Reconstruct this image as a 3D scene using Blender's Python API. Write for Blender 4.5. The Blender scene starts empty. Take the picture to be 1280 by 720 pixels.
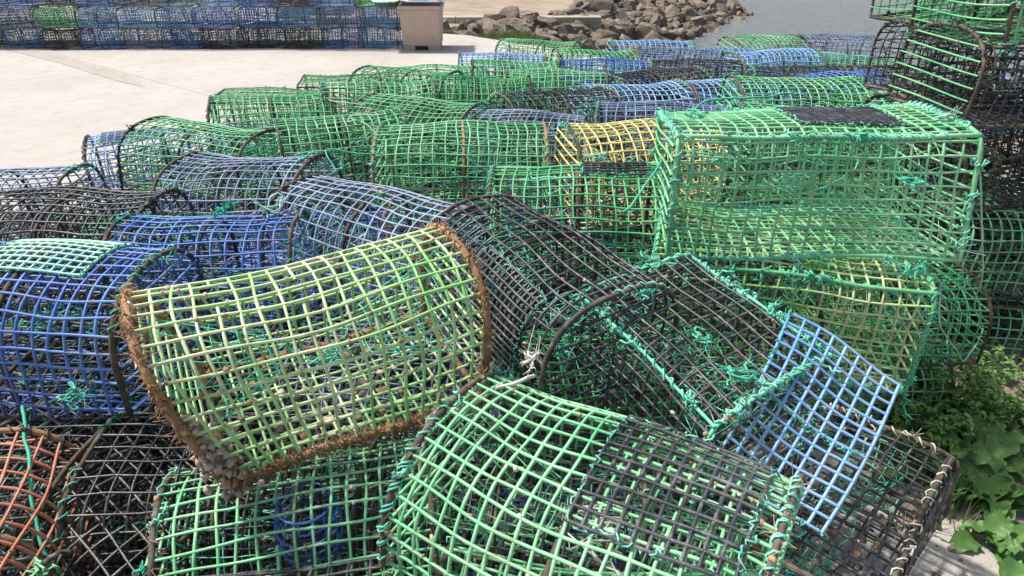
import bpy, math, random
import numpy as np
from mathutils import Vector, Matrix
sc=bpy.context.scene
R=np.random.RandomState
# ------------------------------------------------------------------ materials
def newmat(name):
    m=bpy.data.materials.new(name);m.use_nodes=True
    nt=m.node_tree;b=nt.nodes['Principled BSDF'];return m,nt,b
def noise(nt,scale,detail=4,vec=None,rough=.55):
    n=nt.nodes.new('ShaderNodeTexNoise');n.inputs['Scale'].default_value=scale;n.inputs['Detail'].default_value=detail;n.inputs['Roughness'].default_value=rough
    if vec is not None: nt.links.new(vec,n.inputs['Vector'])
    return n.outputs['Fac']
def ramp(nt,fac,a,b,ca=(0,0,0,1),cb=(1,1,1,1)):
    r=nt.nodes.new('ShaderNodeValToRGB');r.color_ramp.elements[0].position=a;r.color_ramp.elements[1].position=b
    r.color_ramp.elements[0].color=ca;r.color_ramp.elements[1].color=cb
    nt.links.new(fac,r.inputs['Fac']);return r.outputs['Color']
def mix(nt,fac,a,b,mode='MIX'):
    m=nt.nodes.new('ShaderNodeMix');m.data_type='RGBA';m.blend_type=mode
    for sock,v in ((m.inputs[0],fac),(m.inputs[6],a),(m.inputs[7],b)):
        if isinstance(v,(int,float)): sock.default_value=v
        elif isinstance(v,tuple): sock.default_value=v if len(v)==4 else v+(1,)
        else: nt.links.new(v,sock)
    return m.outputs[2]
def coords(nt):
    t=nt.nodes.new('ShaderNodeTexCoord')
    oi=nt.nodes.new('ShaderNodeObjectInfo')
    ad=nt.nodes.new('ShaderNodeVectorMath');ad.operation='ADD'
    sc_=nt.nodes.new('ShaderNodeVectorMath');sc_.operation='SCALE'
    cmb=nt.nodes.new('ShaderNodeCombineXYZ')
    nt.links.new(oi.outputs['Random'],cmb.inputs[0]);nt.links.new(oi.outputs['Random'],cmb.inputs[1])
    nt.links.new(cmb.outputs[0],sc_.inputs[0]);sc_.inputs['Scale'].default_value=37
    nt.links.new(t.outputs['Object'],ad.inputs[0]);nt.links.new(sc_.outputs[0],ad.inputs[1])
    return ad.outputs[0],oi.outputs['Random']
def bump(nt,b,h,st,dist=.01):
    n=nt.nodes.new('ShaderNodeBump');n.inputs['Strength'].default_value=st;n.inputs['Distance'].default_value=dist
    nt.links.new(h,n.inputs['Height']);nt.links.new(n.outputs[0],b.inputs['Normal'])
def plastic(name,c1,c2,dirt=(.17,.12,.07),da=.6,rough=.5,lo=.35,hi=.65,dsc=14):
    m,nt,b=newmat(name);v,rnd=coords(nt)
    c=mix(nt,ramp(nt,noise(nt,5,5,v),lo,hi),c1,c2)
    # chalky sun-bleached film
    ch=nt.nodes.new('ShaderNodeMath');ch.operation='MULTIPLY';ch.inputs[1].default_value=.22
    nt.links.new(ramp(nt,noise(nt,30,4,v,.6),.5,.7),ch.inputs[0]);c=mix(nt,ch.outputs[0],c,(.55,.58,.52))
    hs=nt.nodes.new('ShaderNodeHueSaturation');nt.links.new(c,hs.inputs['Color'])
    mr=nt.nodes.new('ShaderNodeMapRange');nt.links.new(rnd,mr.inputs[0]);mr.inputs[3].default_value=.88;mr.inputs[4].default_value=1.25
    nt.links.new(mr.outputs[0],hs.inputs['Value'])
    mr2=nt.nodes.new('ShaderNodeMapRange');nt.links.new(rnd,mr2.inputs[0]);mr2.inputs[3].default_value=1.05;mr2.inputs[4].default_value=.8
    nt.links.new(mr2.outputs[0],hs.inputs['Saturation'])
    d=ramp(nt,noise(nt,dsc,6,v,.7),.50,.70)
    dm=nt.nodes.new('ShaderNodeMath');dm.operation='MULTIPLY';nt.links.new(d,dm.inputs[0]);dm.inputs[1].default_value=da
    c=mix(nt,dm.outputs[0],hs.outputs[0],dirt)
    nt.links.new(c,b.inputs['Base Color']);b.inputs['Roughness'].default_value=rough
    bump(nt,b,noise(nt,260,3,v),.35,.002)
    return m
MATS={}
def reg(k,m): MATS[k]=(len(MATS),m)
reg('green',plastic('net_green',(.02,.38,.13),(.20,.57,.26)))
reg('pgreen',plastic('net_lime',(.22,.56,.13),(.60,.68,.38),da=.6))
reg('blue',plastic('net_blue',(.02,.12,.50),(.13,.30,.66)))
reg('lblue',plastic('net_light_blue',(.07,.28,.62),(.24,.45,.70),da=.35))
reg('gblue',plastic('net_grey_blue',(.07,.12,.24),(.27,.36,.54)))
reg('dark',plastic('net_charcoal',(.010,.012,.016),(.055,.06,.075),(.14,.105,.07),.4,.36))
reg('orange',plastic('net_orange',(.55,.13,.04),(.48,.19,.10)))
reg('yellow',plastic('net_yellow',(.75,.55,.05),(.66,.60,.22)))
reg('teal',plastic('twine_teal',(.0,.40,.25),(.10,.58,.40),da=.35,rough=.7))
reg('rust',plastic('rod_rust',(.24,.11,.035),(.40,.23,.10),(.06,.03,.015),.8,.9,dsc=60))
reg('rod',plastic('rod_tarred',(.03,.025,.02),(.09,.07,.05),(.2,.11,.05),.7,.8,dsc=40))
reg('crust',plastic('crust',(.38,.28,.21),(.62,.50,.41),(.16,.09,.04),.6,.95,dsc=60))
reg('white',plastic('twine_white',(.50,.48,.40),(.66,.64,.55),da=.4,rough=.8))
reg('pale',plastic('net_pale_green',(.25,.58,.42),(.5,.72,.58),da=.3))
# ------------------------------------------------------------------ mesh builder
class B:
    def __init__(s): s.v=[];s.f=[];s.m=[];s.n=0
    def quads(s,v,f,mat):
        s.v.append(v);s.f.append(f+s.n);s.m.append(np.full(len(f),MATS[mat][0],dtype=np.int32));s.n+=len(v)
    def tube(s,p,r,mat,k=5):
        p=np.asarray(p,float);n=len(p)
        t=np.gradient(p,axis=0);t/=np.linalg.norm(t,axis=1)[:,None]+1e-9
        q=p-p.mean(0);ev,vec=np.linalg.eigh(q.T@q);ref=vec[:,0]+np.array([.001,.002,.0015])
        a=np.cross(t,ref);a/=np.linalg.norm(a,axis=1)[:,None]+1e-9;c=np.cross(t,a)
        th=np.linspace(0,2*math.pi,k,endpoint=False)
        rr=np.broadcast_to(np.asarray(r,float),(n,))[:,None,None]
        V=p[:,None,:]+rr*(np.cos(th)[None,:,None]*a[:,None,:]+np.sin(th)[None,:,None]*c[:,None,:])
        i=np.arange(n-1)[:,None]*k;j=np.arange(k)[None,:];j2=(j+1)%k
        F=np.stack([i+j,i+j2,i+k+j2,i+k+j],-1).reshape(-1,4)
        s.quads(V.reshape(-1,3),F,mat)
    def lump(s,c,r,mat,rng,sq=(1,1,1)):
        v,f=LUMP
        d=1+.55*(rng.rand(len(v),1)-.5)
        s.quads(np.asarray(c)+v*d*r*np.array(sq)*(1+.7*(rng.rand(1,3)-.5)),f.copy(),mat)
    def mesh(s,name,smooth=True):
        v=np.concatenate(s.v);f=np.concatenate(s.f);mi=np.concatenate(s.m)
        me=bpy.data.meshes.new(name);me.vertices.add(len(v));me.vertices.foreach_set('co',v.astype(np.float32).ravel())
        me.loops.add(len(f)*4);me.loops.foreach_set('vertex_index',f.astype(np.int32).ravel())
        me.polygons.add(len(f));me.polygons.foreach_set('loop_start',np.arange(0,len(f)*4,4,dtype=np.int32))
        for k,(i,m) in MATS.items(): me.materials.append(m)
        me.polygons.foreach_set('material_index',mi)
        me.polygons.foreach_set('use_smooth',np.full(len(f),smooth))
        me.update(calc_edges=True);me.validate();return me
def cubesphere(n=3):
    vs={};fs=[]
    def g(p):
        k=tuple(np.round(p,5))
        if k not in vs: vs[k]=len(vs)
        return vs[k]
    for ax in range(3):
        for sg in (-1,1):
            for i in range(n):
                for j in range(n):
                    q=[]
                    for (a,b_) in ((i,j),(i+1,j),(i+1,j+1),(i,j+1)):
                        p=[0,0,0];p[ax]=sg;p[(ax+1)%3]=-1+2*a/n;p[(ax+2)%3]=-1+2*b_/n;q.append(g(p))
                    fs.append(q if sg>0 else q[::-1])
    v=np.array(list(vs.keys()),float);v/=np.linalg.norm(v,axis=1)[:,None]
    return v,np.array(fs)
LUMP=cubesphere(2);ROCKV=cubesphere(5)
# ------------------------------------------------------------------ trap
def profile(W,H,shape):
    if shape=='box': h0,e=.80*H,.45
    elif shape=='round': h0,e=.2*H,.95
    else: h0,e=.45*H,.8
    a=np.linspace(math.pi,0,90)
    y=W/2*np.sign(np.cos(a))*np.abs(np.cos(a))**e;z=h0+(H-h0)*np.abs(np.sin(a))**e
    leg=np.linspace(0,h0,20)[:-1]
    Y=np.concatenate([np.full(19,-W/2),y,np.full(19,W/2)]);Z=np.concatenate([leg,z,leg[::-1]])
    p=np.stack([Y,Z],1)
    d=np.concatenate([[0],np.cumsum(np.linalg.norm(np.diff(p,axis=0),axis=1))])
    return p,d
def trap_mesh(name,L=.6,W=.4,H=.33,net='green',shape='D',seed=0,frame='rod',patches=(),detail=2,sp=.041,r=.0034,
              lash='teal',lashn=1,amp=.010,endnet=None,crust=0,funnel=True,rr=.0065,mid=True,sag=.005,debris=1,tap=0,ropr=.0023,hero=False):
    rng=R(seed);b=B();p,d=profile(W,H,shape);S=d[-1];k={3:6,2:5,1:4,0:3}[detail]
    m={3:44,2:34,1:22,0:12}[detail];ml={3:24,2:16,1:9,0:4}[detail]
    ph=rng.rand(9,3)*6.28;kv=(rng.rand(9,3)-.5)*22
    def D(q):
        q=np.asarray(q,float);o=q.copy()
        for i in range(9):
            s=np.sin(q@kv[i]+ph[i,0]);o=o+amp*.45*s[:,None]*np.array([math.sin(ph[i,1])*.6,math.cos(ph[i,1]),math.cos(ph[i,2])])
        sg=np.cos(q[:,0]/(L/2)*math.pi*(1.0 if mid else .5))
        o[:,2]-=(q[:,2]/H)*sag*(1-np.abs(sg)) if mid else (q[:,2]/H)*sag*np.abs(sg)
        if tap: o[:,0]+=tap*(1-q[:,2]/H)*np.clip(-q[:,0]/(L/2),0,1.1)
        return o
    def surf(x,s,off=0):
        y=np.interp(s,d,p[:,0]);z=np.interp(s,d,p[:,1])
        if off:
            y2=np.interp(s+.004,d,p[:,0])-np.interp(s-.004,d,p[:,0]);z2=np.interp(s+.004,d,p[:,1])-np.interp(s-.004,d,p[:,1])
            l=np.sqrt(y2**2+z2**2)+1e-9;y=y-z2/l*off;z=z+y2/l*off
        return np.stack([np.broadcast_to(x,np.shape(y))+0*y,y,z],1)
    skew=(rng.rand()-.5)*.05
    nh=max(4,int(round(L/sp)));nl=max(6,int(round(S/sp)))
    ss=np.linspace(0,S,m)
    broken=set(rng.randint(0,nh,2)) if detail>=2 else set()
    for i in range(nh+1):
        x=-L/2+L*i/nh;xx=x+skew*np.sin(ss/S*math.pi)*(1-abs(2*i/nh-1))+.003*np.sin(ss*25+ph[i%9,0])+.0015*rng.randn()
        pt=D(surf(xx,ss));rad=r*(1+.3*(rng.rand(m)-.5))
        if i in broken and 0<i<nh:
            c0=rng.randint(int(m*.3),int(m*.7));g=max(2,m//14)
            b.tube(pt[:c0],rad[:c0],net,k);b.tube(pt[c0+g:],rad[c0+g:],net,k)
        else: b.tube(pt,rad,net,k)
    xs=np.linspace(-L/2,L/2,ml)
    for i in range(nl+1):
        s=S*i/nl+.003*np.sin(xs*20+ph[i%9,1])
        s=np.clip(s,0,S)
        b.tube(D(surf(xs,s,.001)),r*.95*(1+.2*(rng.rand(ml)-.5)),net,k)
    nb=int(W/sp)
    for i in range(1,nb):
        y=-W/2+W*i/nb;b.tube(D(np.stack([xs,np.full(ml,y),np.zeros(ml)],1)),r,net,k-1 if k>3 else 3)
    yb=np.linspace(-W/2,W/2,8)
    for i in range(1,nh): b.tube(D(np.stack([np.full(8,-L/2+L*i/nh),yb,np.full(8,0.)],1)),r,net,k-1 if k>3 else 3)
    en=endnet or net
    half=p[len(p)//2:];
    for sx in (-1,1):
        ne=int(round(W/sp))
        for i in range(1,ne):
            y=-W/2+W*i/ne;zt=np.interp(-abs(y),-half[:,0],half[:,1])
            z=np.linspace(0,zt,7);b.tube(D(np.stack([np.full(7,sx*L/2)+sx*.008*np.sin(z/H*3),np.full(7,y),z],1)),r,en,k)
        nz=int(round(H/sp))
        lg=half[::-1]
        for i in range(1,nz):
            z=H*i/nz;yt=np.interp(z,lg[:,1],lg[:,0]);y=np.linspace(-yt,yt,7)
            b.tube(D(np.stack([np.full(7,sx*L/2)+sx*.01,y,np.full(7,z)],1)),r,en,k)
    def rod(q,rad,mat,lump_=.25):
        q=np.asarray(q);rd=rad*(1+lump_*(rng.rand(len(q))-.3));b.tube(D(q),rd,mat,max(k,4))
    sd=np.linspace(0,S,m)
    hoopx=(-L/2,0,L/2) if (shape!='box' and mid) else (-L/2,L/2)
    for x in hoopx:
        q=surf(x,sd,-.006 if x==0 else .002);yb2=np.linspace(W/2,-W/2,12)
        rod(np.concatenate([q,np.stack([np.full(12,x),yb2,np.zeros(12)],1)[1:]]),rr,frame)
    xl=np.linspace(-L/2,L/2,max(ml,6)*2)
    edges=[(-W/2,0),(W/2,0)]
    if shape=='box': edges+=[(-W/2+.012,H*.965),(W/2-.012,H*.965)]
    for (y,z) in edges: rod(np.stack([xl,np.full(len(xl),y),np.full(len(xl),z)],1),rr,frame)
    if detail>=1 and lash:
        paths=[]
        for x in (-L/2,L/2): paths.append(surf(x,np.linspace(0,S,60),.002))
        for (y,z) in edges: paths.append(np.stack([np.linspace(-L/2,L/2,40),np.full(40,y),np.full(40,z)],1))
        for q in paths:
            ln=np.linalg.norm(np.diff(q,axis=0),axis=1).sum()
            for rep in range(lashn):
                a0=rng.rand()*.7;a1=a0+.12+rng.rand()*.35;a1=min(a1,1)
                turns=ln*(a1-a0)/.034;n=int(turns*6)
                if n<8: continue
                u=np.linspace(a0,a1,n)*(len(q)-1);c=np.stack([np.interp(u,np.arange(len(q)),q[:,j]) for j in range(3)],1)
                t=np.gradient(c,axis=0);t/=np.linalg.norm(t,axis=1)[:,None]+1e-9
                ref=np.array([.3,.5,.8]);a=np.cross(t,ref);a/=np.linalg.norm(a,axis=1)[:,None];e=np.cross(t,a)
                th=np.linspace(0,turns*6.28,n)+rng.rand(n)*.6;R_=(rr+.002+.003*rng.rand(n))[:,None]
                b.tube(D(c+R_*(np.cos(th)[:,None]*a+np.sin(th)[:,None]*e)+rng.randn(n,3)*.0008),ropr,lash,4)
        for i in range(4*lashn*detail):
            q=paths[rng.randint(len(paths))];c=q[rng.randint(len(q))]
            w=np.cumsum(rng.randn(22,3)*.008,axis=0);w-=w.mean(0);w=np.clip(w,-.012,.012)
            tail=w[-1]+np.cumsum(rng.randn(7,3)*.007+np.array([0,0,-.003]),axis=0)
            b.tube(D(c+np.concatenate([w,tail])),ropr,lash,4)
            if detail>=2 and rng.rand()<.4:
                e=c+tail[-1]
                for j in range(7):
                    dr=rng.randn(3)*.009;b.tube(D(np.stack([e,e+dr,e+dr*1.8+rng.randn(3)*.004])),.0008,lash,3)
    for (x0,x1,s0,s1,col,spc) in patches:
        n1=int(round((x1-x0)/spc));n2=int(round((s1-s0)*S/spc))
        sA=np.linspace(s0*S,s1*S,20);xA=np.linspace(x0,x1,12)
        for i in range(n1+1): b.tube(D(surf(x0+(x1-x0)*i/n1,sA,.007)),r*1.05,col,k)
        for i in range(n2+1): b.tube(D(surf(xA,np.full(12,s0*S+(s1-s0)*S*i/n2),.009)),r*1.05,col,k)
        for (xa,sa,xb,sb) in ((x0,s0,x0,s1),(x1,s0,x1,s1),(x0,s0,x1,s0),(x0,s1,x1,s1)):
            n=60;u=np.linspace(0,1,n);X=xa+(xb-xa)*u+rng.randn(n)*.004;Sx=(sa+(sb-sa)*u)*S+rng.randn(n)*.004
            b.tube(D(surf(X,Sx,.008)+rng.randn(n,3)*.003),.0019,'teal',4)
    if funnel and detail>=1:
        fm='teal' if rng.rand()<.35 else ('dark' if rng.rand()<.6 else net)
        for sx in ((-1,1) if detail>1 else (-1,)):
            cz=H*.48;u=np.linspace(0,1,7)
            for i in range(12):
                a=i/12*6.283;R0=.36*H;R1=.17*H;tw=.5*u
                rad=R0+(R1-R0)*u
                b.tube(D(np.stack([sx*(L/2-.01-.2*u),rad*1.15*np.cos(a+tw),cz+rad*np.sin(a+tw)],1)),.0017,fm,3)
            for j in range(5):
                a=np.linspace(0,6.283,15);uu=j/4;rad=R0+(R1-R0)*uu
                b.tube(D(np.stack([np.full(15,sx*(L/2-.01-.2*uu)),rad*1.15*np.cos(a),cz+rad*np.sin(a)],1)),.002,fm,3)
        w=np.cumsum(rng.randn(60,3)*np.array([.03,.02,.015]),axis=0);w-=w.mean(0);w=np.clip(w,[-L*.4,-W*.4,-H*.4],[L*.4,W*.4,H*.4]);w[:,2]+=H*.45
        b.tube(D(w),.0022,'teal' if rng.rand()<.6 else 'white',4)
    if crust:
        paths=[surf(x,np.linspace(0,S,80),.002) for x in (-L/2,L/2)]+[np.stack([np.linspace(-L/2,L/2,80),np.full(80,y),np.zeros(80)],1) for y in (-W/2,W/2)]
        wts=[.24,.24,.42,.1]
        for i in range(int(crust*1000)):
            j=rng.choice(4,p=wts);q=paths[j];c=q[rng.randint(len(q))]+rng.randn(3)*.004
            low=(c[2]<H*.5 and c[0]<-L*.35)
            mt='crust' if rng.rand()<(.45 if low else .1) else 'rust'
            b.lump(D(c[None])[0],.0025+.005*rng.rand()**2,mt,rng)
        for i in range(int(crust*(520 if hero else 60))):
            u=rng.rand()**1.3;c=np.array([-L/2+.01,-W/2+.01,.015+.16*u])+rng.randn(3)*np.array([.014,.012,.012])*(1.5-u)
            b.lump(D(c[None])[0],.003+.006*rng.rand()**1.5,'crust' if rng.rand()<.75 else 'rust',rng)
        for i in range(int(crust*2600)):
            j=rng.choice(4,p=wts);q=paths[j];c=q[rng.randint(len(q))]+rng.randn(3)*.004;dr=rng.randn(3)*.008
            b.tube(D(np.stack([c,c+dr,c+dr*1.6+rng.randn(3)*.005])),.0009,'rust',3)
        for i in range(int(crust*300)):
            s=rng.rand()*S;x=(rng.rand()-.5)*L;s=round(s/(S/nl))*(S/nl);c=surf(x,np.array([s]))[0]
            b.lump(D(c[None])[0],.002+.004*rng.rand(),'rust' if rng.rand()<.6 else 'crust',rng)
    elif detail>=2:
        for i in range(40):
            s=rng.rand()*S;x=(rng.rand()-.5)*L;s=round(s/(S/nl))*(S/nl);c=surf(x,np.array([s]))[0]
            b.lump(D(c[None])[0],.002+.004*rng.rand(),'rust' if rng.rand()<.5 else 'crust',rng)
    if detail>=1 and debris:
        for i in range(int(24*detail*debris)):
            b.lump([(rng.rand()-.5)*L*.85,(rng.rand()-.5)*W*.8,.004+.008*rng.rand()],.003+.010*rng.rand()**2.5,'rust' if rng.rand()<.35 else ('rod' if rng.rand()<.5 else 'crust'),rng,(1.2,1,.5))
    return b.mesh(name)
def add(name,me,mw=None):
    o=bpy.data.objects.new(name,me);sc.collection.objects.link(o)
    if mw is not None: o.matrix_world=mw
    return o
def place(A,Bp,H,roll=0):
    A=Vector(A);Bv=Vector(Bp);e1=(Bv-A).normalized();e3=Vector((0,0,1));e3=(e3-e1*e3.dot(e1)).normalized();e2=e3.cross(e1)
    M=Matrix((e1,e2,e3)).transposed()@Matrix.Rotation(math.radians(roll),3,'X')
    o=(A+Bv)/2-M@Vector((0,0,H))
    return Matrix.Translation(o)@M.to_4x4()
centers=[]
def trap(A,Bp,W=.4,H=.33,roll=0,L=None,**k):
    L=L or min(.72,max(.56,(Vector(A)-Vector(Bp)).length))
    me=trap_mesh('trap_net',L=L,W=W,H=H,**k)
    o=add('lobster_trap',me,place(A,Bp,H,roll));c=(Vector(A)+Vector(Bp))/2;centers.append(c);return o
# ------------------------------------------------------------------ explicit traps
trap((-.70,1.04,.935),(-.13,1.35,.955),W=.35,H=.32,roll=6,net='pgreen',frame='rust',crust=1,hero=True,seed=3,detail=3,sp=.037,lashn=1,lash='rust',r=.0034,amp=.010,rr=.008,L=.63,mid=False,sag=.006,tap=.08,debris=1.5)
trap((-.10,1.04,.74),(.41,.75,.72),W=.46,H=.33,net='green',frame='rod',seed=5,detail=3,sp=.037,r=.0034,L=.62,patches=[(0.0,.27,.37,.66,'dark',.027)],lashn=2,crust=.22,debris=2)
trap((.34,1.58,.75),(.58,1.19,.68),W=.40,H=.36,net='dark',shape='box',seed=7,detail=3,lashn=5,r=.0035,roll=6,L=.48,crust=.08,frame='teal',rr=.004,ropr=.0027,amp=.016,debris=1.5)
trap((-.09,1.93,.83),(.25,1.38,.80),W=.42,net='dark',seed=8,detail=3,lashn=1,lash='teal',r=.0036,patches=[(-.05,.22,.12,.36,'dark',.02)])
trap((-.68,2.06,.84),(-.17,1.85,.82),W=.42,net='gblue',seed=9,detail=2,lashn=1,lash='dark')
trap((-1.28,2.52,.78),(-.74,2.40,.80),W=.42,net='gblue',seed=10,detail=2,lash='dark',frame='rod')
trap((-1.98,3.06,.70),(-1.41,3.32,.72),W=.42,net='lblue',seed=11,detail=2,lash='dark',patches=[(-.25,0,.4,.7,'gblue',.03)])
trap((-1.84,2.16,.74),(-1.2,2.12,.77),W=.42,net='dark',seed=12,detail=2,lash='dark')
trap((-2.36,2.50,.70),(-1.76,2.58,.72),W=.42,net='gblue',seed=13,detail=2,lash='teal')
trap((-1.45,1.52,.84),(-.90,1.48,.83),W=.42,net='blue',seed=14,detail=3,lash='teal',r=.0036,patches=[(-.12,.16,.42,.66,'pale',.026)])
trap((-1.13,1.82,.80),(-.66,1.86,.80),W=.36,net='blue',seed=15,detail=2,lash='teal',lashn=3,L=.5,roll=-5)
trap((-1.12,1.10,.60),(-1.02,.60,.60),W=.34,net='orange',seed=16,detail=3,lash='dark',frame='rust')
trap((-1.12,1.24,.52),(-.74,.98,.48),W=.44,net='dark',seed=17,detail=3,lash='teal',L=.60)
trap((-.70,.97,.54),(-.20,1.08,.56),W=.42,net='green',shape='round',seed=18,detail=3,lash='teal',r=.0034,sp=.037,roll=6,crust=.2,L=.54)
trap((-.53,2.64,.86),(.14,2.66,.86),W=.44,net='green',seed=19,detail=2,frame='rust',lashn=1,L=.66)
trap((-1.04,2.96,.80),(-.53,3.14,.82),W=.42,net='green',seed=20,detail=2)
trap((-1.75,4.05,.70),(-1.15,4.12,.70),W=.42,net='green',shape='box',seed=21,detail=2)
trap((-1.38,4.50,.70),(-.76,4.58,.70),W=.42,net='green',shape='box',seed=22,detail=1)
trap((-.04,2.14,.85),(.46,2.12,.86),W=.42,net='green',seed=23,detail=2,lashn=2,patches=[(.02,.24,.45,.65,'dark',.028)])
trap((.22,2.52,.90),(.78,2.62,.90),W=.42,net='yellow',seed=24,detail=2,lash='teal')
trap((.47,2.04,1.05),(1.25,1.95,1.08),W=.54,H=.35,shape='box',net='green',seed=25,detail=3,lashn=4,r=.0035,L=.78,amp=.014,frame='green',rr=.006,roll=-5,patches=[(-.04,.24,.36,.60,'dark',.024)],debris=0,ropr=.0026)
trap((.46,1.99,.72),(1.20,1.80,.72),W=.52,H=.33,shape='box',net='pgreen',seed=26,detail=3,lashn=3,r=.0035,L=.74,amp=.014,frame='green',rr=.006,debris=0,ropr=.0026)
trap((.60,1.00,.34),(1.02,1.42,.36),W=.36,H=.2,shape='box',net='dark',seed=27,detail=3,lash='white',lashn=2,L=.6,frame='rod',debris=3)
trap((-.22,3.25,.79),(.34,3.14,.79),W=.42,net='gblue',seed=28,detail=2)
trap((-.83,4.66,.75),(-.18,4.75,.75),W=.42,net='green',seed=29,detail=1)
trap((.38,3.80,.80),(.98,3.96,.80),W=.42,net='lblue',seed=30,detail=1)
trap((-.39,5.23,.75),(.25,5.23,.75),W=.42,net='lblue',seed=31,detail=1)
trap((.78,5.52,.80),(1.40,5.52,.80),W=.42,net='lblue',seed=32,detail=1)
trap((1.46,5.46,.75),(2.06,5.42,.75),W=.42,net='blue',seed=33,detail=1)
trap((2.12,5.42,.75),(2.66,5.15,.75),W=.42,net='lblue',seed=34,detail=1)
trap((1.54,4.45,.80),(2.1,4.38,.80),W=.42,net='dark',seed=35,detail=1)
trap((2.14,4.35,.80),(2.7,4.26,.80),W=.42,net='dark',seed=36,detail=1)
trap((1.12,3.44,.90),(1.75,3.44,.90),W=.46,net='green',seed=37,detail=2,lashn=2)
trap((.95,2.75,.92),(1.5,2.72,.92),W=.44,net='green',seed=38,detail=2,lashn=2)
trap((.40,3.12,.85),(.98,3.02,.85),W=.42,net='gblue',seed=39,detail=2)
# stack on the right
zz=.31
for i,(x,y,c,yw) in enumerate([(1.92,2.60,'dark',.2),(1.95,2.50,'green',.05),(1.90,2.6,'dark',.2),(1.86,2.55,'dark',.1),(1.84,2.6,'green',.25),(1.80,2.6,'dark',0)]):
    dx,dy=.3*math.cos(yw),.3*math.sin(yw)
    tl=.03*(-1)**i
    trap((x-dx,y-dy,zz*(i+1)-tl),(x+dx,y+dy,zz*(i+1)+tl),W=.42,H=.30,net=c,seed=50+i,detail=2,lashn=2,lash='dark' if c=='dark' else 'teal',endnet='green' if i==3 else None,debris=0)
    trap((x-dx+.62,y-dy+.05,zz*(i+1)-.02),(x+dx+.62,y+dy+.05,zz*(i+1)),W=.42,H=.30,net='dark' if i!=3 else 'green',seed=60+i,detail=1,lashn=1,lash='dark',debris=0)
    trap((x-dx+.1,y-dy+.48,zz*(i+1)-.02),(x+dx+.1,y+dy+.48,zz*(i+1)),W=.42,H=.30,net='green' if i%3==1 else 'dark',seed=70+i,detail=1,lashn=1,lash='dark',debris=0)
# ------------------------------------------------------------------ shared variants
VAR={}
def var(col,det,H=.27,L=.6,n=3):
    k=(col,det,H)
    if k not in VAR: VAR[k]=[trap_mesh('trap_net_'+col,L=L,W=.42,H=H,net=col,seed=(sum(map(ord,col))*7+97*i+det),detail=det,lashn=1,lash=('teal','green','dark')[i%3],debris=1) for i in range(n)]
    return VAR[k]
rg=random.Random(4)
def inst(x,y,zb,yaw,col,det,H=.27,roll=0):
    me=rg.choice(var(col,det,H));
    add('lobster_trap',me,Matrix.Translation((x,y,zb))@Matrix.Rotation(yaw+rg.choice((0,math.pi)),4,'Z')@Matrix.Rotation(roll,4,'X'))
def leftb(y):
    pts=[(0,-1.3),(1.2,-1.6),(2.2,-2.4),(2.75,-2.4),(2.8,-2.0),(3.4,-2.0),(3.5,-1.6),(4.0,-1.75),(4.6,-1.3),(5.2,-.5),(6.2,-.3)]
    return np.interp(y,[p[0] for p in pts],[p[1] for p in pts])
def rightb(y): return np.interp(y,[0,.7,1.2,1.7,2.0,2.3,6],[.7,.8,.95,1.2,1.5,2.6,3.1])
for layer in (0,1):
    y=.7
    while y<5.9:
        x=leftb(y)+.32
        while x<rightb(y)-.3:
            if y<4.2 or x<leftb(y)+1 or y>5.2:
                col=rg.choice(['dark','dark','dark','green','green','gblue','blue'])
                if x>.5 and y<3: col=rg.choice(['dark','green'])
                if x<-.4 and y<1.7: col='dark'
                inst(x+rg.uniform(-.03,.03),y+rg.uniform(-.03,.03),layer*.26,rg.uniform(-.15,.15),col,1)
            x+=.64
        y+=.45
y=2.9
while y<5.9:
    x=leftb(y)+.35
    while x<rightb(y)-.2:
        if all((c.x-x)**2/(.5**2)+(c.y-y)**2/(.36**2)>1 for c in centers):
            t=(x+1.3)/4
            col=rg.choice(['green','green','green','gblue'] if t+rg.uniform(-.2,.2)<.4 else ['lblue','blue','green','gblue','dark','lblue','lblue'])
            inst(x,y,.51+rg.uniform(0,.05),rg.uniform(-.4,.4),col,1,H=.27,roll=rg.uniform(-.12,.12))
            centers.append(Vector((x,y,.8)))
        x+=.3
    y+=.22
# ------------------------------------------------------------------ far row
for i in range(12):
    for j in range(2):
        for k in range(3):
            x=-8.62+i*.6+rg.uniform(-.06,.06);y=10.85+j*.5
            col=rg.choice(['blue','blue','lblue','gblue','blue','green','dark','dark'])
            if i<2: col=rg.choice(['gblue','green','dark'])
            inst(x,y+rg.uniform(-.07,.07),k*.30,rg.uniform(-.12,.12),col,1,H=.27)
# ------------------------------------------------------------------ blue net panel leaning on trap
def panel():
    b=B();rng=R(5)
    c00=np.array([.655,1.36,.76]);c10=np.array([.875,1.22,.66]);c11=np.array([.64,.99,.44]);c01=np.array([.43,1.09,.54])
    def q(u,v):
        u=np.asarray(u)[:,None];v=np.asarray(v)[:,None]
        p=c00*(1-u)*(1-v)+c10*u*(1-v)+c11*u*v+c01*(1-u)*v
        p=p+np.array([.02,-.03,.06])*(np.sin(v*3.1)*.5+.25*np.sin(u*5+v*3))*.6
        return p
    t=np.linspace(0,1,24)
    for i in range(9): b.tube(q(np.full(24,i/8),t),.0037,'lblue',6)
    for i in range(14): b.tube(q(t,np.full(24,i/13)),.0037,'lblue',6)
    for (a,c) in ((0,None),(None,1),(None,.55)):
        n=110;u=np.linspace(0,1,n)
        p=q(np.full(n,a) if a is not None else u,np.full(n,c) if c is not None else u)+rng.randn(n,3)*.004
        b.tube(p,.0025,'teal',4)
    add('net_panel',b.mesh('net_panel'))
panel()
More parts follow.
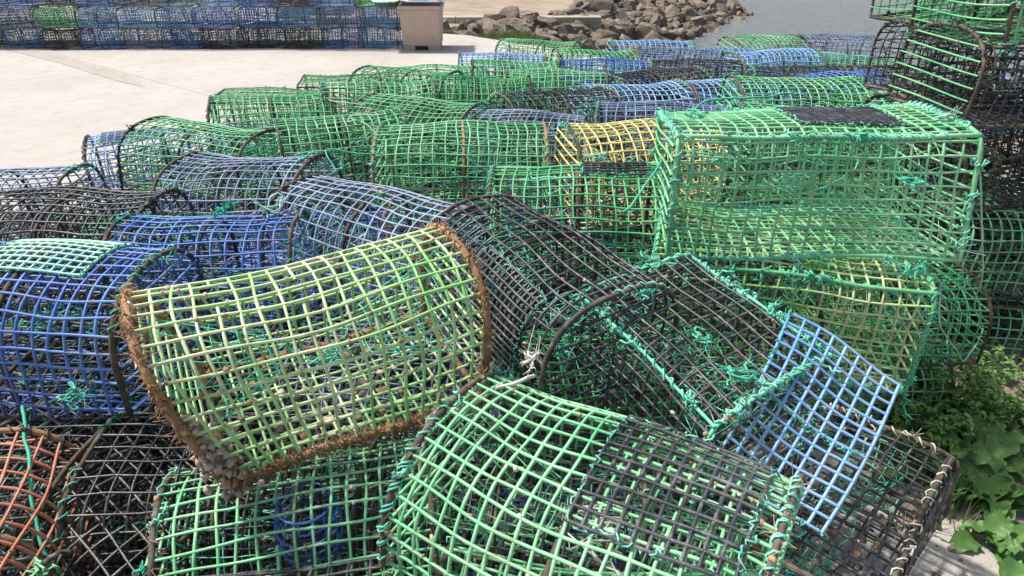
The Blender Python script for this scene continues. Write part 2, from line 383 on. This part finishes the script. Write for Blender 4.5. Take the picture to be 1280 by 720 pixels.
def bait_cage():
    b=B();rng=R(2)
    for i in range(14):
        a=i/14*6.283;z=np.linspace(0,.13,8);rad=.055+.012*np.sin(z/.13*3.14)
        b.tube(np.stack([rad*np.cos(a+z*2),rad*np.sin(a+z*2),z],1),.0026,'blue',5)
    for j in range(6):
        a=np.linspace(0,6.283,20);z=.13*j/5;rad=.055+.012*math.sin(j/5*3.14)
        b.tube(np.stack([rad*np.cos(a),rad*np.sin(a),np.full(20,z)],1),.0028,'blue',5)
    add('bait_cage',b.mesh('bait_cage'),Matrix.Translation((-.42,.99,.40)))
bait_cage()
# ------------------------------------------------------------------ loose ropes
def rope(name,pts,mat,r=.003,wob=.012,seed=0,n=120):
    rng=R(seed);pts=np.array(pts,float);u=np.linspace(0,len(pts)-1,n)
    p=np.stack([np.interp(u,np.arange(len(pts)),pts[:,j]) for j in range(3)],1)
    ker=np.ones(9)/9
    pp=np.pad(p,((4,4),(0,0)),'edge');p=np.stack([np.convolve(pp[:,j],ker,'valid') for j in range(3)],1)
    w=np.cumsum(rng.randn(n,3),axis=0);w-=np.linspace(0,1,n)[:,None]*w[-1];w=np.stack([np.convolve(np.pad(w[:,j],4,'edge'),ker,'valid') for j in range(3)],1);p+=w*wob*.2
    b=B();b.tube(p,r,mat,5);return add(name,b.mesh(name))
rope('loose_rope',[(.3,1.75,.86),(.42,1.9,.9),(.62,2.25,1.07),(.9,2.45,1.02),(1.2,2.9,.95)],'teal',.004,seed=1)
rope('loose_rope',[(1.25,1.75,1.02),(1.35,1.75,.8),(1.5,1.9,.5),(1.6,1.95,.35),(1.45,1.8,.3),(1.3,1.7,.5),(1.2,1.66,.7)],'pale',.0025,seed=2)
rope('loose_rope',[(1.3,2.0,.9),(1.5,2.0,.6),(1.62,2.1,.3),(1.5,1.9,.2),(1.35,1.75,.35)],'pale',.002,seed=3)
rope('loose_rope',[(-1.1,1.2,.62),(-1.0,1.05,.58),(-.92,.95,.5),(-.85,.9,.4),(-.8,.85,.3)],'teal',.004,seed=4)
rope('loose_rope',[(-.2,1.02,.5),(-.17,1.1,.66),(-.1,1.05,.74),(.05,1.15,.73)],'white',.0045,seed=6)
for i in range(14):
    rng=R(100+i);x=rng.uniform(-.9,1.3);y=rng.uniform(1.9,3.3)
    pts=[(x,y,.85)];
    for j in range(4):
        x+=rng.randn()*.09;y+=rng.randn()*.08;pts.append((x,y,.79+.06*rng.rand()))
    rope('loose_rope',pts,rng.choice(['teal','teal','green','white']),.0028,seed=200+i)
def tangle(c,seed,size=.035,mat='teal',n=3,r=.0026):
    rng=R(seed);b=B()
    for i in range(n):
        w=rng.randn(30,3);ker=np.ones(5)/5
        w=np.cumsum(w,axis=0);w=np.stack([np.convolve(np.pad(w[:,j],2,'edge'),ker,'valid') for j in range(3)],1)
        w-=w.mean(0);w*=size/ (np.abs(w).max()+1e-6)*rng.uniform(.6,1.2);w[:,2]*=.6
        b.tube(w,r,mat,5)
        e=w[-1]
        for j in range(9):
            dr=rng.randn(3)*.008;b.tube(np.stack([e,e+dr,e+dr*1.8+rng.randn(3)*.005]),.0008,mat,3)
    add('rope_tangle',b.mesh('rope_tangle'),Matrix.Translation(c))
for i,(x,y,z,s_,mt) in enumerate([(.33,1.46,.76,.04,'teal'),(.38,1.62,.77,.045,'teal'),(.50,1.20,.70,.035,'teal'),(.44,1.32,.72,.035,'teal'),(.04,1.17,.76,.03,'white'),(1.05,1.68,.98,.04,'teal'),(.57,1.78,1.0,.035,'teal'),(1.08,1.62,.74,.04,'teal'),
    (-.85,1.86,.83,.05,'teal'),(-.72,1.88,.83,.04,'pale'),(.30,2.25,.87,.04,'teal'),(1.2,1.85,1.1,.035,'pale'),(.62,1.38,.76,.03,'teal'),(-1.0,1.22,.62,.035,'teal'),(.55,2.0,1.07,.04,'teal')]):
    tangle((x,y,z),400+i,s_,mt)
# ------------------------------------------------------------------ setting
def simple(name,verts,faces,mat):
    me=bpy.data.meshes.new(name);me.from_pydata(verts,[],faces);me.materials.append(mat);me.update();return add(name,me)
m,nt,b=newmat('quay_concrete');tc=nt.nodes.new('ShaderNodeTexCoord');v=tc.outputs['Object']
c=mix(nt,ramp(nt,noise(nt,.7,8,v,.65),.3,.7),(.40,.37,.335),(.52,.49,.45))
c=mix(nt,ramp(nt,noise(nt,6,8,v,.72),.5,.8),c,(.33,.295,.25))
c=mix(nt,ramp(nt,noise(nt,120,3,v),.60,.7),c,(.27,.24,.21))
sx=nt.nodes.new('ShaderNodeSeparateXYZ');nt.links.new(v,sx.inputs[0])
ad=nt.nodes.new('ShaderNodeMath');ad.operation='ADD';nt.links.new(sx.outputs[0],ad.inputs[0])
ns=nt.nodes.new('ShaderNodeMath');ns.operation='MULTIPLY';ns.inputs[1].default_value=1.6;nt.links.new(noise(nt,1.5,8,v,.65),ns.inputs[0]);nt.links.new(ns.outputs[0],ad.inputs[1])
mr=nt.nodes.new('ShaderNodeMapRange');nt.links.new(ad.outputs[0],mr.inputs[0]);mr.inputs[1].default_value=2.1;mr.inputs[2].default_value=2.6
dirt=mix(nt,ramp(nt,noise(nt,22,8,v,.75),.35,.65),(.16,.12,.08),(.36,.30,.23))
c=mix(nt,mr.outputs[0],c,dirt)
br=nt.nodes.new('ShaderNodeTexBrick');br.inputs['Scale'].default_value=1;br.inputs['Mortar Size'].default_value=.012;br.inputs['Brick Width'].default_value=4.5;br.inputs['Row Height'].default_value=3.9;br.offset=0
br.inputs['Color1'].default_value=(0,0,0,1);br.inputs['Color2'].default_value=(0,0,0,1);br.inputs['Mortar'].default_value=(1,1,1,1)
mp=nt.nodes.new('ShaderNodeMapping');mp.inputs['Rotation'].default_value=(0,0,.7);mp.inputs['Location'].default_value=(.8,.4,0);nt.links.new(v,mp.inputs[0]);nt.links.new(mp.outputs[0],br.inputs['Vector'])
jm=nt.nodes.new('ShaderNodeMath');jm.operation='MULTIPLY';jm.inputs[1].default_value=.5;nt.links.new(br.outputs['Color'],jm.inputs[0])
c=mix(nt,jm.outputs[0],c,(.22,.19,.16))
nt.links.new(c,b.inputs['Base Color']);b.inputs['Roughness'].default_value=.9
bump(nt,b,noise(nt,60,8,v,.7),.5,.01);quay_m=m
G=[(-300,-200),(60,-200),(60,2),(18,4.5),(6,6.6),(3.2,7.6),(1,10.3),(-.8,12.2),(-2.5,13),(-5,15),(-9,40),(-60,200),(-300,300)]
vs=[(x,y,0) for x,y in G]+[(x,y,-2.2) for x,y in G];n=len(G)
fs=[list(range(n))]+[[(i+1)%n,i,i+n,(i+1)%n+n] for i in range(2,11)]
simple('ground',vs,fs,quay_m)
# shadow band across the quay, painted as a thin darker strip
m,nt,b=newmat('shadow_band');tc=nt.nodes.new('ShaderNodeTexCoord')
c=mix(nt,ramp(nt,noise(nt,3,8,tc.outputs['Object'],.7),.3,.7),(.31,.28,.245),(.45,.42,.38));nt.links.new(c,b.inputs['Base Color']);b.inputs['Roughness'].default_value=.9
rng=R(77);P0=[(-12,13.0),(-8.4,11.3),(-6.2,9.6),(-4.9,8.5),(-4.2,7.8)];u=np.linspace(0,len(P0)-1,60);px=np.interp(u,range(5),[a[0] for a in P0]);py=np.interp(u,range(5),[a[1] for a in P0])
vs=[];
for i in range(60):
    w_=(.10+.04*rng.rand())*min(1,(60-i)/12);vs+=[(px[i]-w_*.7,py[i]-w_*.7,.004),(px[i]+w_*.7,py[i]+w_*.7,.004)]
simple('shadow_band',vs,[[2*i,2*i+2,2*i+3,2*i+1] for i in range(59)],m)
m,nt,b=newmat('sea_water');tc=nt.nodes.new('ShaderNodeTexCoord')
b.inputs['Base Color'].default_value=(.29,.33,.34,1);b.inputs['Roughness'].default_value=.15;b.inputs['IOR'].default_value=1.33
mp=nt.nodes.new('ShaderNodeMapping');mp.inputs['Scale'].default_value=(1,1.8,1);mp.inputs['Rotation'].default_value=(0,0,.3);nt.links.new(tc.outputs['Object'],mp.inputs[0])
bump(nt,b,noise(nt,2.2,6,mp.outputs[0],.65),1,.4)
simple('water',[(-500,-500,-1.5),(900,-500,-1.5),(900,1500,-1.5),(-500,1500,-1.5)],[[0,1,2,3]],m)
m,nt,b=newmat('rock');g=nt.nodes.new('ShaderNodeNewGeometry')
c=mix(nt,ramp(nt,noise(nt,1.3,3,g.outputs['Position']),.4,.6),(.17,.135,.10),(.33,.27,.21))
c=mix(nt,ramp(nt,noise(nt,9,6,g.outputs['Position'],.7),.4,.7),c,(.11,.09,.07));nt.links.new(c,b.inputs['Base Color']);b.inputs['Roughness'].default_value=.95
bump(nt,b,noise(nt,8,6,g.outputs['Position'],.7),.6,.08);rock_m=m
sand_m,nt,b=newmat('sandy_gravel');g=nt.nodes.new('ShaderNodeNewGeometry')
c=mix(nt,ramp(nt,noise(nt,1.2,8,g.outputs['Position'],.7),.35,.65),(.24,.185,.13),(.40,.33,.25));nt.links.new(c,b.inputs['Base Color']);b.inputs['Roughness'].default_value=1
wl=np.array([(-1.5,12.4),(.6,12.6),(2.4,15),(4.5,19),(6.7,23.8),(8.6,27.5),(10.2,30.6),(10.9,34),(9.8,38),(6,42)])
cr=np.array([(-2.6,14),(-1.6,14.6),(-.2,17),(1.9,21),(4.0,25.6),(6.0,29),(7.6,31.5),(8.2,34),(7.4,36.5),(5,39)])
zc=np.array([-.5,-.55,-.6,-.7,-.75,-.8,-.8,-.8,-.8,-.8])
tvs=[(x,y,-2) for x,y in wl]+[(x,y,z) for (x,y),z in zip(cr,zc)]+[(-9,60,-.8),(-6,30,-.7),(-4.5,20,-.5),(-4,14,-.45)]
nw=len(wl);tf=[[i,i+1,nw+i+1,nw+i] for i in range(nw-1)]
tf.append([nw+i for i in range(nw)]+[2*nw,2*nw+1,2*nw+2,2*nw+3])
simple('sand_bank',tvs,tf,sand_m)
rng=R(9)
rv,rf=ROCKV
vv=[];ff=[];nn=0
for k in range(2000):
    u=rng.rand()*(nw-1.01);i=int(u);t=u-i;w=rng.rand()**.8
    if rng.rand()<.06: w=1+rng.rand()*.35
    a=wl[i]*(1-t)+wl[i+1]*t;c_=cr[i]*(1-t)+cr[i+1]*t
    p=a+(c_-a)*w;z=-1.75+(w if w<1 else 1)*(1.05+.3*(1-u/nw))
    s=rng.uniform(.13,.42);pl=rng.randn(11,3);pl/=np.linalg.norm(pl,axis=1)[:,None]
    q=rv*1.25
    for h in pl:
        dd=q@h;q=q-np.clip(dd-rng.uniform(.45,.75),0,None)[:,None]*h
    q=q*np.array([1,rng.uniform(.6,1),rng.uniform(.5,.85)])*s*1.15;a_=rng.rand()*6.28
    q=q@np.array([[math.cos(a_),math.sin(a_),0],[-math.sin(a_),math.cos(a_),0],[0,0,1]])
    vv.append(q+np.array([p[0],p[1],z]));ff.append(rf+nn);nn+=len(q)
me=bpy.data.meshes.new('rocks');me.from_pydata(np.concatenate(vv).tolist(),[],np.concatenate(ff).tolist());me.materials.append(rock_m);me.update();add('rock_breakwater',me)
m,nt,b=newmat('wall_concrete');g=nt.nodes.new('ShaderNodeNewGeometry')
c=mix(nt,ramp(nt,noise(nt,1.5,8,g.outputs['Position'],.7),.35,.65),(.30,.27,.22),(.48,.43,.35));nt.links.new(c,b.inputs['Base Color']);b.inputs['Roughness'].default_value=.9
def box(bm_list,x0,x1,y0,y1,z0,z1):
    o=len(bm_list[0]);bm_list[0]+=[(x,y,z) for z in (z0,z1) for x,y in ((x0,y0),(x1,y0),(x1,y1),(x0,y1))]
    bm_list[1]+=[[o+a for a in f] for f in ((3,2,1,0),(4,5,6,7),(0,1,5,4),(1,2,6,5),(2,3,7,6),(3,0,4,7))]
L_=[[],[]]
for i in range(8): box(L_,-8+i*1.3,-8+i*1.3+1.28,19.0,19.5,-1.2,-.42)
simple('harbour_wall',L_[0],L_[1],m)
def tub():
    e=bpy.data.objects.new('fish_tub',None);sc.collection.objects.link(e);e.location=(-1.35,10.75,0)
    mt,nt,b=newmat('tub_plastic');v,_=coords(nt);c=mix(nt,ramp(nt,noise(nt,6,6,v,.7),.4,.7),(.60,.46,.37),(.50,.37,.29));nt.links.new(c,b.inputs['Base Color']);b.inputs['Roughness'].default_value=.7
    L=[[],[]];box(L,-.26,-.1,-.25,.25,0,.07);box(L,.1,.26,-.25,.25,0,.07)
    o=len(L[0]);L[0]+=[(-.27,-.27,.07),(.27,-.27,.07),(.27,.27,.07),(-.27,.27,.07),(-.29,-.32,.56),(.29,-.32,.56),(.29,.32,.56),(-.29,.32,.56)]
    L[1]+=[[o+a for a in f] for f in ((3,2,1,0),(4,5,6,7),(0,1,5,4),(1,2,6,5),(2,3,7,6),(3,0,4,7))]
    box(L,-.31,.31,-.34,.34,.565,.62)
    a=simple('body',L[0],L[1],mt);a.parent=e
    mt2,nt,b=newmat('tarp');v,_=coords(nt);c=mix(nt,ramp(nt,noise(nt,3,3,v),.48,.52),(.03,.17,.5),(.65,.66,.66));nt.links.new(c,b.inputs['Base Color']);b.inputs['Roughness'].default_value=.5
    rng=R(3);vs=[];fs=[];n=16
    for i in range(n):
        for j in range(n):
            x=(i/(n-1)-.5)*1.1-.15;y=(j/(n-1)-.5)*.8;vs.append((x,y,.69+.04*math.cos(x*2.4)*math.cos(y*3)+.012*rng.randn()))
    for i in range(n-1):
        for j in range(n-1): fs.append([i*n+j,(i+1)*n+j,(i+1)*n+j+1,i*n+j+1])
    t=simple('tarp_cover',vs,fs,mt2);t.parent=e
    for p in t.data.polygons:p.use_smooth=True
tub()
rng=R(12);vv=[];ff=[];nn=0
for k in range(900):
    y=rng.uniform(1.0,3.2);x=rng.uniform(1.15,3.4);s=.004+.03*rng.rand()**4
    q=LUMP[0]*(1+.4*(rng.rand(len(LUMP[0]),1)-.5))*s*np.array([1,.8,.6]);vv.append(q+np.array([x,y,s*.3]));ff.append(LUMP[1]+nn);nn+=len(q)
me=bpy.data.meshes.new('gravel');me.from_pydata(np.concatenate(vv).tolist(),[],np.concatenate(ff).tolist());me.materials.append(rock_m);me.update();add('gravel',me)
def leafmat(name,a,b_,tr=.25):
    m,nt,b=newmat(name);tc=nt.nodes.new('ShaderNodeTexCoord');v=tc.outputs['Object']
    c=mix(nt,ramp(nt,noise(nt,9,5,v),.35,.65),a,b_);c=mix(nt,ramp(nt,noise(nt,60,4,v),.6,.75),c,(.18,.20,.06))
    nt.links.new(c,b.inputs['Base Color']);b.inputs['Roughness'].default_value=.5
    t=nt.nodes.new('ShaderNodeBsdfTranslucent');nt.links.new(c,t.inputs[0]);mx=nt.nodes.new('ShaderNodeMixShader');mx.inputs[0].default_value=tr
    nt.links.new(b.outputs[0],mx.inputs[1]);nt.links.new(t.outputs[0],mx.inputs[2]);nt.links.new(mx.outputs[0],nt.nodes['Material Output'].inputs[0]);return m
lm=leafmat('leaf_broad',(.08,.19,.045),(.16,.32,.09));lm2=leafmat('leaf_small',(.10,.22,.04),(.20,.35,.09));gm=leafmat('grass_blade',(.10,.16,.04),(.2,.24,.08))
def leaf(vs,fs,o,yaw,ln,wd,el,rng,nu=9,nv=6,ruf=.12):
    st=len(vs);ca,sa=math.cos(yaw),math.sin(yaw);ph=rng.rand()*6
    rl=rng.uniform(-.5,.5)
    for i in range(nu+1):
        u=i/nu;w=wd*(math.sin(math.pi*min(1,u*.92+.06))**.75)*(1-.35*u)*(1+.12*math.sin(u*31+ph))
        d=ln*u;z=ln*(math.sin(el)*u-.55*u*u)
        for j in range(nv+1):
            t=j/nv*2-1;y=w*t;zz=z+abs(y)*.45+ruf*wd*math.sin(u*17+t*3+ph)*abs(t)*1.1+rl*y
            X=d*math.cos(el*.8)
            vs.append((o[0]+ca*X-sa*y,o[1]+sa*X+ca*y,max(.004,o[2]+zz)))
    for i in range(nu):
        for j in range(nv): a=st+i*(nv+1)+j;fs.append([a,a+1,a+nv+2,a+nv+1])
def plant(name,c,n,ln,wd,mat,seed,spread=.04,elr=(.3,1.2),ruf=.22):
    rng=R(seed);vs=[];fs=[]
    for i in range(n):
        l=ln*rng.uniform(.5,1.15);leaf(vs,fs,(rng.randn()*spread,rng.randn()*spread,rng.rand()*.03),rng.rand()*6.28,l,wd*l/ln*rng.uniform(.8,1.2),rng.uniform(*elr),rng,ruf=ruf,nu=14)
    o=simple(name,vs,fs,mat);o.location=c
    for p in o.data.polygons:p.use_smooth=True
    return o
for i,(x,y,n,ln,wd) in enumerate([(1.60,1.72,20,.19,.052),(1.44,1.50,18,.17,.048),(1.75,1.52,14,.17,.05),(1.38,1.34,14,.13,.038),(1.62,1.92,14,.16,.045),(1.85,1.80,12,.16,.045),(1.48,1.68,14,.19,.05),(1.36,1.58,12,.14,.042)]):
    plant('broadleaf_weed',(x,y,0),n,ln,wd,lm,300+i)
def bushy(c,seed,n=260,R_=.22,h=.28):
    rng=R(seed);vs=[];fs=[]
    for s in range(16):
        a=rng.rand()*6.28;l=h*rng.uniform(.6,1.1);out=rng.uniform(.2,1)*R_
        for k in range(n//16):
            u=rng.rand()**.7;px=math.cos(a)*out*u;py=math.sin(a)*out*u;pz=l*u*(1-.25*u)
            leaf(vs,fs,(px+rng.randn()*.01,py+rng.randn()*.01,pz),rng.rand()*6.28,rng.uniform(.02,.045),rng.uniform(.005,.010),rng.uniform(0,.9),rng,nu=4,nv=2)
    o=simple('leafy_weed',vs,fs,lm2);o.location=c
bushy((1.52,2.02,0),1,400);bushy((1.40,1.86,0),2,400,h=.26);bushy((1.78,2.12,0),3,h=.2);bushy((1.28,1.70,0),5,360,.18,.24);bushy((1.62,1.86,0),6,360,.18,.26)
def grass(name,c,n,R_,h,seed):
    rng=R(seed);vs=[];fs=[]
    for i in range(n):
        a=rng.rand()*6.28;r=R_*math.sqrt(rng.rand());x,y=r*math.cos(a),r*math.sin(a);hh=h*rng.uniform(.5,1.1);w=.01*h/.3;b_=rng.rand()*6.28;dx,dy=math.cos(b_),math.sin(b_);s=len(vs)
        vs+=[(x-w*dy,y+w*dx,0),(x+w*dy,y-w*dx,0),(x+dx*hh*.4,y+dy*hh*.4,hh)];fs.append([s,s+1,s+2])
    o=simple(name,vs,fs,gm);o.location=c
grass('grass_tuft',(-.1,15.2,-.62),1800,.7,.35,1);grass('grass_tuft',(1.6,19.2,-.7),700,.5,.3,2);grass('grass_tuft',(1.25,1.5,0),120,.15,.1,4)
# ------------------------------------------------------------------ light, camera
w=bpy.data.worlds.new('World');sc.world=w;w.use_nodes=True;nt=w.node_tree
sd=Vector((-.55,.22,1.0)).normalized()
sky=nt.nodes.new('ShaderNodeTexSky');sky.sky_type='NISHITA';sky.sun_disc=False;sky.sun_elevation=math.asin(sd.z);sky.sun_rotation=math.atan2(sd.x,sd.y)
sky.dust_density=4;sky.air_density=1
nt.links.new(sky.outputs[0],nt.nodes['Background'].inputs[0]);nt.nodes['Background'].inputs[1].default_value=.15
l=bpy.data.lights.new('sun','SUN');l.energy=5;l.angle=math.radians(3);l.color=(1,.95,.87)
lo=bpy.data.objects.new('sun',l);sc.collection.objects.link(lo);lo.rotation_euler=sd.to_track_quat('Z','Y').to_euler()
cam=bpy.data.cameras.new('camera');cam.lens=36*834/1280;cam.sensor_width=36;cam.clip_end=3000;cam.clip_start=.02
co=bpy.data.objects.new('camera',cam);sc.collection.objects.link(co);co.location=(0,0,1.55);co.rotation_euler=(math.radians(62),0,0);sc.camera=co
sc.view_settings.view_transform='Standard';sc.view_settings.look='None';sc.view_settings.exposure=0
